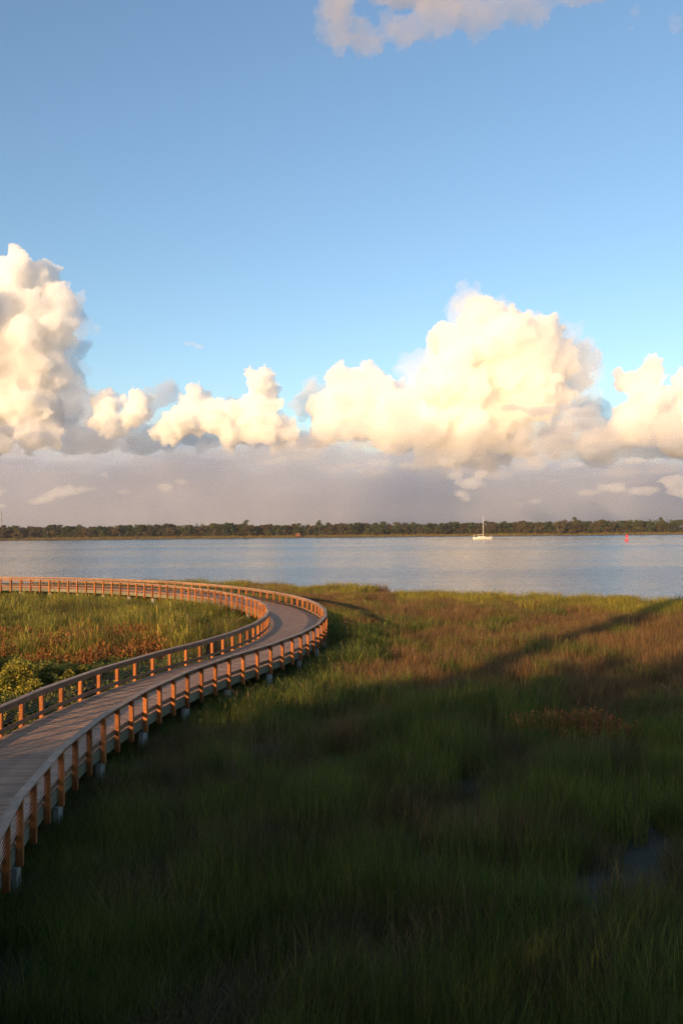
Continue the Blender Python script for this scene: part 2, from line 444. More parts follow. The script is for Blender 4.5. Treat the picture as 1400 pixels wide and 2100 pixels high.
# ------------------------------------------------------------------ grass
def blades_mesh(name, rng, n, h, w, spread, lean, cols, nseg=3, curl=0.35, seed_heads=0.0, hvar=0.35):
    V = []; F = []; C = []
    for b in range(n):
        a = rng.random() * 2 * np.pi; r = spread * math.sqrt(rng.random())
        bx, by = r * math.cos(a), r * math.sin(a)
        hh = h * (1 - hvar + 2 * hvar * rng.random()); ww = w * (0.7 + 0.6 * rng.random())
        la = rng.random() * 2 * np.pi; ln = lean * abs(rng.normal()) * 0.8; cu = curl * rng.random()
        fa = rng.random() * np.pi; wx, wy = math.cos(fa) * ww / 2, math.sin(fa) * ww / 2
        col = np.array(cols[rng.integers(len(cols))]) * (0.5 + 0.95 * rng.random())
        n0 = len(V)
        head = rng.random() < seed_heads
        for s in range(nseg + 1):
            u = s / nseg
            d = hh * (ln * u + cu * u * u * u)
            z = hh * u * (1 - 0.25 * (ln + cu) * u)
            x = bx + d * math.cos(la); y = by + d * math.sin(la)
            tw = (1.0 - u ** 1.6)
            if head: tw = 0.45 if u < 0.7 else 1.5
            if s == nseg and not head:
                V.append((x, y, z)); C.append(col)
            else:
                k = max(tw, 0.12)
                V += [(x - wx * k, y - wy * k, z), (x + wx * k, y + wy * k, z)]; C += [col, col]
        for s in range(nseg):
            a0 = n0 + 2 * s
            if s == nseg - 1 and not head: F.append((a0, a0 + 1, a0 + 2))
            else: F.append((a0, a0 + 1, a0 + 3, a0 + 2))
    me = mesh(name, V, F, M['grass'])
    at = me.color_attributes.new('tint', 'FLOAT_COLOR', 'POINT')
    at.data.foreach_set('color', np.c_[np.array(C), np.ones(len(C))].astype(np.float32).ravel())
    return me

def forb_mesh(name, rng, n, h, spread, cols, leaf=0.05):
    """low succulent or leafy herb: stems set with small leaves"""
    V = []; F = []; C = []
    for b in range(n):
        a = rng.random() * 2 * np.pi; r = spread * math.sqrt(rng.random()); bx, by = r * math.cos(a), r * math.sin(a)
        hh = h * (0.5 + rng.random()); col0 = np.array(cols[rng.integers(len(cols))])
        lx, ly = rng.normal() * 0.25 * hh, rng.normal() * 0.25 * hh
        for k in range(9):
            u = (k + 1) / 9; c = np.array((bx + lx * u, by + ly * u, hh * u)) + rng.normal(size=3) * 0.02
            d1 = rng.normal(size=3); d1 /= np.linalg.norm(d1); d2 = np.cross(d1, rng.normal(size=3)); d2 /= np.linalg.norm(d2) + 1e-9
            s = leaf * (0.6 + 0.8 * rng.random()); n0 = len(V)
            V += [tuple(c - d1 * s), tuple(c + d2 * s * 0.4), tuple(c + d1 * s), tuple(c - d2 * s * 0.4)]
            F.append((n0, n0 + 1, n0 + 2, n0 + 3)); C += [col0 * (0.75 + 0.5 * rng.random())] * 4
    me = mesh(name, V, F, M['grass'])
    at = me.color_attributes.new('tint', 'FLOAT_COLOR', 'POINT')
    at.data.foreach_set('color', np.c_[np.array(C), np.ones(len(C))].astype(np.float32).ravel())
    return me

GREEN = [(0.084, 0.122, 0.018), (0.104, 0.136, 0.021), (0.135, 0.15, 0.027), (0.068, 0.10, 0.016), (0.17, 0.155, 0.035)]
STRAW = [(0.24, 0.165, 0.075), (0.18, 0.115, 0.06)]
RUSH = [(0.19, 0.10, 0.042), (0.22, 0.12, 0.05), (0.14, 0.083, 0.038), (0.16, 0.12, 0.042), (0.26, 0.15, 0.065)]
SHORE = [(0.26, 0.225, 0.03), (0.22, 0.21, 0.03), (0.30, 0.235, 0.045), (0.17, 0.18, 0.028)]
REED = [(0.19, 0.19, 0.028), (0.23, 0.20, 0.03), (0.14, 0.17, 0.026), (0.28, 0.22, 0.045)]
REEDG = [(0.12, 0.135, 0.024), (0.15, 0.155, 0.026), (0.10, 0.115, 0.022), (0.22, 0.14, 0.045)]
GLASS = [(0.25, 0.095, 0.03), (0.32, 0.12, 0.035), (0.21, 0.10, 0.03), (0.18, 0.13, 0.03)]
FORB = [(0.10, 0.13, 0.025), (0.13, 0.145, 0.03), (0.17, 0.145, 0.038)]

def variants(fn, k, seed, **kw):
    return [fn('clump', np.random.default_rng(seed + i), **kw) for i in range(k)]
SPEC = {
  'cordgrass_near': variants(blades_mesh, 6, 10, n=560, h=1.05, w=0.0115, spread=0.85, lean=0.15, cols=GREEN * 5 + STRAW, nseg=4, seed_heads=0.0, curl=0.28),
  'dry_cordgrass': variants(blades_mesh, 6, 170, n=430, h=0.95, w=0.0125, spread=0.9, lean=0.24, cols=[(0.12, 0.10, 0.035), (0.15, 0.105, 0.05), (0.10, 0.105, 0.025), (0.19, 0.14, 0.07), (0.085, 0.075, 0.03)], nseg=4, curl=0.4),
  'cordgrass': variants(blades_mesh, 5, 30, n=270, h=1.0, w=0.028, spread=0.95, lean=0.2, cols=GREEN * 4 + STRAW, nseg=3, seed_heads=0.03),
  'needlerush': variants(blades_mesh, 6, 50, n=330, h=0.95, w=0.020, spread=0.95, lean=0.28, cols=RUSH * 3 + GREEN[2:3], nseg=3, curl=0.2),
  'shore_grass': variants(blades_mesh, 5, 70, n=240, h=0.95, w=0.034, spread=1.05, lean=0.15, cols=SHORE * 3 + RUSH[:1], nseg=3),
  'reed_grass': variants(blades_mesh, 6, 90, n=300, h=1.25, w=0.025, spread=0.95, lean=0.2, cols=REED * 3 + STRAW[:1], nseg=4, seed_heads=0.06),
  'reed_green': variants(blades_mesh, 5, 150, n=300, h=1.1, w=0.025, spread=0.95, lean=0.18, cols=REEDG * 3 + STRAW[:1], nseg=4, seed_heads=0.05),
  'glasswort': variants(forb_mesh, 5, 110, n=130, h=0.42, spread=0.95, cols=GLASS, leaf=0.06),
  'marsh_herb': variants(forb_mesh, 5, 130, n=140, h=0.45, spread=0.95, cols=FORB, leaf=0.07),
}
def scatter(name, label, pts, rots, scl, meshes, cat='grass'):
    """one object of ground cover: clumps set on points with geometry nodes"""
    col = bpy.data.collections.new(name + '_clumps')
    for i, me in enumerate(meshes):
        col.objects.link(bpy.data.objects.new(f'clump_{name}_{i:02d}', me))
    me = bpy.data.meshes.new(name); me.from_pydata(pts.tolist(), [], [])
    r = np.random.default_rng(len(pts))
    a = me.attributes.new('rot', 'FLOAT_VECTOR', 'POINT'); a.data.foreach_set('vector', rots.astype(np.float32).ravel())
    a = me.attributes.new('scl', 'FLOAT_VECTOR', 'POINT'); a.data.foreach_set('vector', scl.astype(np.float32).ravel())
    a = me.attributes.new('pick', 'INT', 'POINT'); a.data.foreach_set('value', r.integers(0, len(meshes), len(pts)).astype(np.int32))
    o = link(name, me); tag(o, label, cat, kind='stuff')
    ng = bpy.data.node_groups.new(name, 'GeometryNodeTree')
    ng.interface.new_socket('Geometry', in_out='INPUT', socket_type='NodeSocketGeometry')
    ng.interface.new_socket('Geometry', in_out='OUTPUT', socket_type='NodeSocketGeometry')
    N = ng.nodes; gi = N.new('NodeGroupInput'); go = N.new('NodeGroupOutput')
    ci = N.new('GeometryNodeCollectionInfo'); ci.inputs[0].default_value = col
    ci.inputs['Separate Children'].default_value = True; ci.inputs['Reset Children'].default_value = True
    ip = N.new('GeometryNodeInstanceOnPoints'); ip.inputs['Pick Instance'].default_value = True
    def attr(nm, ty):
        n = N.new('GeometryNodeInputNamedAttribute'); n.data_type = ty; n.inputs[0].default_value = nm
        return [s for s in n.outputs if s.enabled and s.name == 'Attribute'][0]
    Lk = ng.links.new
    Lk(gi.outputs[0], ip.inputs['Points']); Lk(ci.outputs[0], ip.inputs['Instance'])
    Lk(attr('pick', 'INT'), ip.inputs['Instance Index']); Lk(attr('scl', 'FLOAT_VECTOR'), ip.inputs['Scale'])
    Lk(attr('rot', 'FLOAT_VECTOR'), ip.inputs['Rotation'])
    Lk(ip.outputs[0], go.inputs[0])
    md = o.modifiers.new('scatter', 'NODES'); md.node_group = ng
    return o

RNG = np.random.default_rng(7)
def sample(y0, y1, dens, half=0.393, margin=7.0):
    """random points over the part of the marsh that can be seen, plus a margin"""
    W = half * y1 + margin; n = int(dens * (y1 - y0) * 2 * W)
    x = RNG.uniform(-W, W, n); y = RNG.uniform(y0, y1, n)
    k = np.abs(x) < half * y + margin
    return x[k], y[k]
bands = [(9, 20, 1.3), (20, 34, 1.15), (34, 50, 1.0), (50, 75, 0.85), (75, 121, 0.75)]
PX, PY = [np.concatenate(z) for z in zip(*[sample(*b) for b in bands])]
PUDDLES = [(-0.2, 34.8, 1.2, 0.8), (-6.0, 33.2, 0.8, 0.9), (-5.1, 38.4, 0.6, 0.8), (-15.2, 44.5, 1.6, 0.9), (4.6, 51.5, 1.3, 0.8), (9.3, 24.0, 1.0, 0.6), (12.8, 30.5, 0.9, 0.5)]
keep = (PY < shore(PX) - 0.1) & (fbm(PX * 0.45 + 7, PY * 0.45, 29) < 0.70)
for (ux, uy, ua, ub) in PUDDLES:
    keep &= ((PX - ux) / ua) ** 2 + ((PY - uy) / ub) ** 2 > 0.8 + 0.5 * RNG.random(len(PX))
PX, PY = PX[keep], PY[keep]
OFF = off_path(PX, PY)
u = fbm(PX * 0.16, PY * 0.16, 21); v = fbm(PX * 0.30 + 50, PY * 0.30, 22); q = fbm(PX * 0.75, PY * 0.75 + 9, 23)
XW = PX + (u - 0.5) * 9; YW = PY + (v - 0.5) * 9
inside = OFF > 0
dsh = shore(PX) - PY
bx = np.interp(YW, [36, 41, 45, 52, 60, 68, 75, 82, 100, 120], [3, 1.5, 0.5, 2.5, 4.5, 2.5, 0.5, -4, -14, -30])
rush = ~inside & (XW > bx) & (YW > 37) & (YW < 125)
rush &= ~((dsh < 13 + (u - 0.5) * 16) & (PX > 6) & (q < 0.62))
mix = RNG.random(len(PX))
rush &= ~((q > 0.60) & (mix < 0.4)) & (mix > 0.06)
fore_rush = ~inside & ~rush & (q + 0.5 * (v - 0.5) > 0.72) & (mix < 0.6) & (PY < 60)
shoreg = ~inside & ~rush & (PY > 66) & (((dsh < 16) & (PX > 4)) | ((PX < 2) & (q > 0.42)))
fringe = ~inside & (PX < 4) & (dsh < 11)
shoreg |= fringe & (v > 0.52); rush = (rush | (fringe & (v <= 0.52))) & ~shoreg
glass = inside & (YW > 51) & (YW < 61.0) & (XW > -30) & (XW < -9) & (q > 0.40) & (mix < 0.82)
rust = ~inside & (((PX - 8.7) / 1.9) ** 2 + ((PY - 32.2) / 1.6) ** 2 < 0.6 + 0.7 * mix)  # rusty plants whose colour also stands in for a sun fleck here
herb = inside & ~glass & ((YW < 51.5) | ((YW > 84) & (XW < -24) & (q > 0.45)) | ((OFF < 3.4) & (PY < 56)))
reed = inside & ~glass & ~herb & (v + 0.35 * (q - 0.5) > 0.47)
reedg = inside & ~glass & ~herb & ~reed
glass &= ~herb
glass |= rust
rush &= ~rust; fore_rush &= ~rust; shoreg &= ~rust
cordn = ~inside & ~rust & ~rush & ~shoreg & ~fore_rush & (PY < 36) & (fbm(PX * 0.38 + 31, PY * 0.38, 63, 4) + 0.22 * (mix - 0.5) < 0.565)
dry = ~inside & ~rust & ~rush & ~shoreg & ~fore_rush & (PY < 36) & ~cordn
cord = ~inside & ~rust & ~rush & ~shoreg & ~fore_rush & (PY >= 36)
rush |= fore_rush
# heights: taller and shorter drifts, thinner and lower right under the walk
HT = 0.55 + 0.95 * fbm(PX * 0.30, PY * 0.30, 31) + RNG.normal(0, 0.09, len(PX))
under = np.clip((np.abs(OFF) - 2.3) / 2.2, 0, 1)
HT = HT * (0.46 + 0.54 * under)
HT = HT * np.where(inside & (OFF < 9) & (PX < -15), 0.22 + 0.78 * np.clip((OFF - 3.2) / 6.5, 0, 1), 1.0)
HT = np.clip(HT * np.where(inside, 1.15, 1.0), 0.15, 1.6)
ROT = np.c_[RNG.normal(0, 0.06, len(PX)), RNG.normal(0, 0.06, len(PX)), RNG.uniform(0, 2 * np.pi, len(PX))]
PZ = ground_h(PX, PY) - 0.02
names = [('cordgrass_near', cordn, 'dark green cordgrass in the shade right of the boardwalk', 1.0),
         ('dry_cordgrass', dry, 'dull brownish cordgrass drifts among the green foreground grass', 0.92),
         ('cordgrass', cord, 'green cordgrass on the outer side of the boardwalk bend', 1.0),
         ('needlerush', rush, 'brown needlerush covering the marsh at the right', 0.95),
         ('shore_grass', shoreg, 'yellow green grass strip along the near river shore', 1.0),
         ('reed_grass', reed, 'yellow green reed grass enclosed by the boardwalk bend', 1.0),
         ('reed_green', reedg, 'darker green reed grass in drifts inside the boardwalk bend', 1.0),
         ('glasswort', glass, 'reddish brown glasswort patch inside the boardwalk bend', 1.7),
         ('marsh_herb', herb, 'low green herbs beside the inner rail of the boardwalk', 1.0)]
for nm, mask, lab, hs in names:
    k = np.nonzero(mask)[0]
    if not len(k): continue
    jit = RNG.normal(0, 0.25, (len(k), 2))
    P = np.c_[PX[k] + jit[:, 0], PY[k] + jit[:, 1], PZ[k]]
    wsc = RNG.uniform(0.85, 1.25, len(k))
    SC = np.c_[wsc, wsc, HT[k] * hs]
    rt = ROT[k].copy(); rt[:, 2] = RNG.uniform(0, 2 * np.pi, len(k))
    scatter(nm, lab, P, rt, SC, SPEC[nm])
    print(nm, len(k))
for (ux, uy, ua, ub) in PUDDLES:
    pv = []
    for k in range(18):
        th = 2 * math.pi * k / 18; r = 1.15 + 0.3 * math.sin(3 * th + ux) + 0.15 * math.sin(5 * th + uy)
        pv.append((r * ua * math.cos(th), r * ub * math.sin(th), 0))
    z = float(ground_h(np.array([ux]), np.array([uy]))[0]) + 0.05
    tag(link('puddle', mesh('puddle', pv, [tuple(range(18))], M['puddle']), None, (ux, uy, z)), kind='structure')
print('grass', time.time() - T0)

# ------------------------------------------------------------------ leafy plants with crowns
def crown_mesh(name, rng, lobes, n, size, cols, flat=0.0):
    """leaf sprays spread through the volume of several lobes, thickest near their skins"""
    L = np.array([l for l in lobes], float); wts = L[:, 3] ** 2; wts /= wts.sum()
    k = rng.choice(len(L), n, p=wts); d = rng.normal(size=(n, 3)); d /= np.linalg.norm(d, axis=1)[:, None]
    r = rng.random(n) ** 0.45
    c = L[k, :3] + d * (L[k, 3] * r)[:, None] * np.array((1, 1, 0.85))
    a = rng.normal(size=(n, 3)); a[:, 2] *= 0.6; a /= np.linalg.norm(a, axis=1)[:, None]
    b = np.cross(a, rng.normal(size=(n, 3))); b /= np.linalg.norm(b, axis=1)[:, None]
    s = size * (0.5 + rng.random(n))
    V = np.stack([c - a * s[:, None], c + b * s[:, None] * 0.55, c + a * s[:, None], c - b * s[:, None] * 0.55], 1).reshape(-1, 3)
    F = np.arange(4 * n).reshape(n, 4)
    me = mesh(name, V.tolist(), F.tolist(), M['leaf'])
    cc = np.array(cols)[(k + rng.integers(0, 2, n)) % len(cols)] * (0.7 + 0.6 * rng.random(n))[:, None]
    at = me.color_attributes.new('tint', 'FLOAT_COLOR', 'POINT')
    at.data.foreach_set('color', np.c_[np.repeat(cc, 4, 0), np.ones(4 * n)].astype(np.float32).ravel())
    return me

# shrubs inside the bend, near the left edge
SHRUB = [(0.20, 0.195, 0.03), (0.25, 0.215, 0.032), (0.15, 0.165, 0.028), (0.32, 0.25, 0.035)]
shrubs = [(-14.7, 38.3, 1.7, 2.1, 'feathery yellow green shrub at the left edge behind the boardwalk rail'),
          (-12.9, 40.2, 1.25, 1.75, 'rounded yellow green shrub second from the left edge behind the rail'),
          (-11.9, 42.6, 0.9, 1.25, 'small pale shrub rightmost of those behind the inner rail'),
          (-16.6, 42.4, 1.6, 1.9, 'olive shrub standing behind the two larger yellow green shrubs'),
          (-13.4, 33.6, 1.2, 1.3, 'low shrub seen between the posts of the nearest inner rail')]
for i, (x, y, w_, h_, lab) in enumerate(shrubs):
    rng = np.random.default_rng(300 + i)
    e = bpy.data.objects.new('shrub', None); COL.objects.link(e); e.location = (x, y, float(ground_h(np.array([x]), np.array([y]))[0]))
    tag(e, lab, 'shrub', 'shrubs behind the inner rail')
    lobes = [(rng.normal() * w_ * 0.45, rng.normal() * w_ * 0.35, h_ * (0.35 + 0.45 * rng.random()), w_ * (0.16 + 0.16 * rng.random())) for _ in range(22)]
    link('crown', crown_mesh('crown', rng, lobes, 11000, 0.055, SHRUB), e)
    mb = MB()
    for l in lobes[:12]: mb.tube([(0, 0, 0), (l[0] * 0.4, l[1] * 0.4, l[2] * 0.5), (l[0], l[1], l[2])], [0.03, 0.02, 0.008], 5)
    mb.build('stem', M['bark'], e)

# far bank trees
TCOL = [[(0.064, 0.072, 0.027), (0.08, 0.084, 0.030), (0.052, 0.064, 0.024)],
        [(0.094, 0.073, 0.033), (0.108, 0.08, 0.036), (0.078, 0.07, 0.029)],
        [(0.052, 0.072, 0.030), (0.07, 0.088, 0.033), (0.042, 0.058, 0.024)],
        [(0.115, 0.08, 0.042), (0.10, 0.073, 0.039), (0.083, 0.07, 0.032)]]
TONE = ['olive', 'brownish', 'dark green', 'rust tinged']
crowns = []; trunks = []
for i in range(10):
    rng = np.random.default_rng(500 + i); h = 9.0; w_ = rng.uniform(3.0, 4.4)
    lobes = []
    for k in range(13):
        a = rng.random() * 2 * np.pi; zz = rng.uniform(0.12, 0.9); rr = w_ * (1 - 0.55 * abs(zz - 0.45)) * rng.random() ** 0.5
        lobes.append((rr * math.cos(a), rr * math.sin(a), zz * h, rng.uniform(0.9, 1.9)))
    lobes.append((0, 0, h * 0.88, 1.2))
    crowns.append(crown_mesh('crown', rng, lobes, 1300, 0.40, TCOL[i % 4]))
    mb = MB().tube([(0, 0, -0.3), (rng.normal() * 0.2, 0, h * 0.45), (rng.normal() * 0.4, 0, h * 0.85)], [0.28, 0.2, 0.06], 6)
    for k in range(4):
        l = lobes[k]; mb.tube([(0, 0, h * 0.3), (l[0] * 0.6, l[1] * 0.6, l[2] * 0.8), (l[0], l[1], l[2])], [0.12, 0.08, 0.03], 5)
    trunks.append(mb.mesh('trunk', M['bark']))
# a bare-topped loose crown for the few that rise above the rest
for i in range(3):
    rng = np.random.default_rng(560 + i); h = 12.0; lobes = []
    for k in range(9):
        zz = 0.35 + 0.62 * k / 8; a = rng.random() * 6.28; rr = 3.2 * (1.2 - zz)
        lobes.append((rr * math.cos(a) * 1.4, rr * math.sin(a), zz * h, rng.uniform(0.8, 1.5)))
    crowns.append(crown_mesh('crown', rng, lobes, 700, 0.4, TCOL[(i * 2) % 4]))
    trunks.append(MB().tube([(0, 0, -0.3), (0.2, 0, h * 0.5), (0.1, 0.2, h * 0.97)], [0.3, 0.2, 0.05], 6).mesh('trunk', M['bark']))
def tree(x, y, k, sc, rz, label, group=None, sxy=1.0):
    e = bpy.data.objects.new('tree', None); COL.objects.link(e)
    e.location = (x, y, float(ground_h(np.array([x]), np.array([y]))[0])); e.rotation_euler = (0, 0, rz); e.scale = (sc * sxy, sc * sxy, sc)
    tag(e, label, 'tree', group)
    link('trunk', trunks[k], e); link('crown', crowns[k], e)
    return e
rnd = random.Random(11)
GRP = 'trees along the far bank'
def sect(x, y):
    u_ = x / y * FPX + 700
    for lim, w_ in ((60, 'at the far left end of the far bank'), (330, 'in the left part of the far bank'), (600, 'on the far bank just left of the hut'),
                    (820, 'on the far bank just right of the hut'), (980, 'on the far bank left of the sailboat'), (1130, 'on the far bank right of the sailboat'),
                    (1270, 'on the far bank left of the red buoy')):
        if u_ < lim: return w_
    return 'on the far bank right of the red buoy'
x = -276.0
while x < 276:
    hgt = 0.80 + 0.34 * float(fbm(np.array([x * 0.02]), np.array([0.5]), 77)[0]) + rnd.uniform(-0.12, 0.14)
    if -34 < x < -14: hgt *= 0.8
    y = FAR_Y + 16 + rnd.uniform(-6, 8); k = rnd.randrange(10)
    tree(x, y, k, hgt, rnd.uniform(0, 6.3), TONE[k % 4] + ' tree in front row ' + sect(x, y), GRP, rnd.uniform(1.0, 1.35))
    x += rnd.uniform(3.0, 5.0)
x = -285.0
while x < 285:
    y = FAR_Y + 32 + rnd.uniform(-6, 8); k = rnd.randrange(10)
    tree(x, y, k, 1.05 + rnd.uniform(-0.12, 0.15), rnd.uniform(0, 6.3), TONE[k % 4] + ' tree behind front row ' + sect(x, y), GRP, 1.3)
    x += rnd.uniform(5.5, 8.5)
def at_far(px_, D=FAR_Y + 14): return pix(px_, 1090, D).x
for px_, k, sc, lab in [(8, 3, 1.32, 'tall dark tree at the far left end of the wooded bank'),
                        (113, 0, 1.32, 'round topped tree rising above the left part of the far bank'),
                        (138, 4, 1.2, 'broad tree just right of the round topped one on the far bank'),
                        (440, 8, 1.3, 'broad green tree rising from the far bank left of centre'),
                        (466, 2, 1.42, 'tall rounded tree beside the broad green tree on the far bank'),
                        (503, 11, 1.12, 'thin loose crowned tree on the far bank left of centre'),
                        (655, 12, 1.08, 'pointed tree standing alone above the low scrub near the hut'),
                        (1158, 1, 1.38, 'broad brown green tree on the far bank right of the sailboat'),
                        (1178, 10, 1.12, 'thin tree with a ragged top right of the sailboat'),
                        (1235, 3, 1.36, 'rust coloured tree on the far bank left of the red buoy'),
                        (1355, 10, 1.05, 'loose topped tree near the right end of the far bank'),
                        (770, 6, 1.2, 'rounded tree on the far bank right of the hut')]:
    tree(at_far(px_), FAR_Y + 14, k, sc * 0.9, 0.3 * k, lab, GRP, 1.15)
# scrub and marsh edge under the trees, one mass
rng = np.random.default_rng(900)
lob = []
for k in range(1500):
    xx = rng.uniform(-300, 300); lob.append((xx, FAR_Y + 16 + rng.uniform(-6, 22), rng.uniform(0.6, 4.6), rng.uniform(1.0, 2.0)))
o = link('scrub', crown_mesh('scrub', rng, lob, 60000, 0.42, TCOL[0] + TCOL[1])); tag(o, 'scrub filling the foot of the far wooded bank', 'scrub', kind='stuff')
n = 2000; ex = rng.uniform(-330, 330, n); ey = far_shore(ex) + rng.uniform(-3, 9, n) + 1.5
edge = blades_mesh('clump', np.random.default_rng(77), n=60, h=1.0, w=0.10, spread=1.8, lean=0.12, cols=SHORE + RUSH[:2] + STRAW, nseg=2)
scatter('bank_grass', 'straw coloured marsh grass edging the far bank', np.c_[ex, ey, ground_h(ex, ey)],
        np.c_[np.zeros((n, 2)), rng.uniform(0, 6.28, n)], np.c_[np.ones((n, 2)) * 1.3, rng.uniform(0.8, 1.5, n)], [edge])
# remote woods beyond
lob = []
for k in range(1500):
    xx = rng.uniform(-900, 900); u_ = xx / 1500.0 * 1780 + 700
    hh = np.interp(u_, [-300, 200, 260, 420, 460, 1000, 1060, 1700], [7, 8, 13, 14, 8, 8, 13.5, 15])
    lob.append((xx, 1500 + rng.uniform(-40, 40), hh * rng.uniform(0.1, 0.85), rng.uniform(2, 4)))
o = link('distant_wood', crown_mesh('distant_wood', rng, lob, 26000, 1.2, TCOL[2])); tag(o, 'low wood far away above the far bank trees', 'wood', kind='stuff')
print('trees', time.time() - T0)

# ------------------------------------------------------------------ wood behind the viewer: its shade lies over the foreground
rng = np.random.default_rng(41)
lob = []
for k in range(1300):
    xx = -38 + 100 * ((k * 0.618034) % 1.0); yy = -17 + rng.uniform(-5, 5)
    top = np.interp(xx, [-38, -36, -33, -27, -18, 0, 60], [8.2, 10.0, 11.6, 12.5, 13.5, 14.9, 17])
    z = top - 1.1 - abs(rng.normal()) * 1.6 if k % 3 == 0 else rng.uniform(0.6, top - 1.3)
    lob.append((xx, yy, max(z, 0.6), rng.uniform(1.0, 1.7)))
for k in range(260):                                   # unseen crowns added at this end to shade the nearest posts
    xx = rng.uniform(-36.5, -25); lob.append((xx, -17 + rng.uniform(-5, 5), rng.uniform(1.0, np.interp(xx, [-36.5, -33, -25], [8.2, 10.4, 11.6])), rng.uniform(1.0, 1.5)))
for k in range(46): lob.append((rng.uniform(-24, -10), -17 + rng.uniform(-4, 4), rng.uniform(4.5, 9.5), rng.uniform(1.1, 1.6)))  # crowns added to close a gap that let sun onto the foreground
for k in range(60):
    lob.append((rng.uniform(-75, -37), -17 + rng.uniform(-3, 3), rng.uniform(0.5, 4.2), rng.uniform(0.9, 1.4)))
for k in range(110):                                   # one tall narrow tree above the others
    z = 4 + 22 * k / 109; lob.append((-31.6 + rng.normal() * 0.25, -17 + rng.normal() * 0.2, z, 0.75 + 0.25 * rng.random()))
o = link('woodland', crown_mesh('woodland', rng, lob, 68000, 0.36, TCOL[0])); tag(o, 'wood at the landward edge of the marsh', 'wood', kind='stuff')

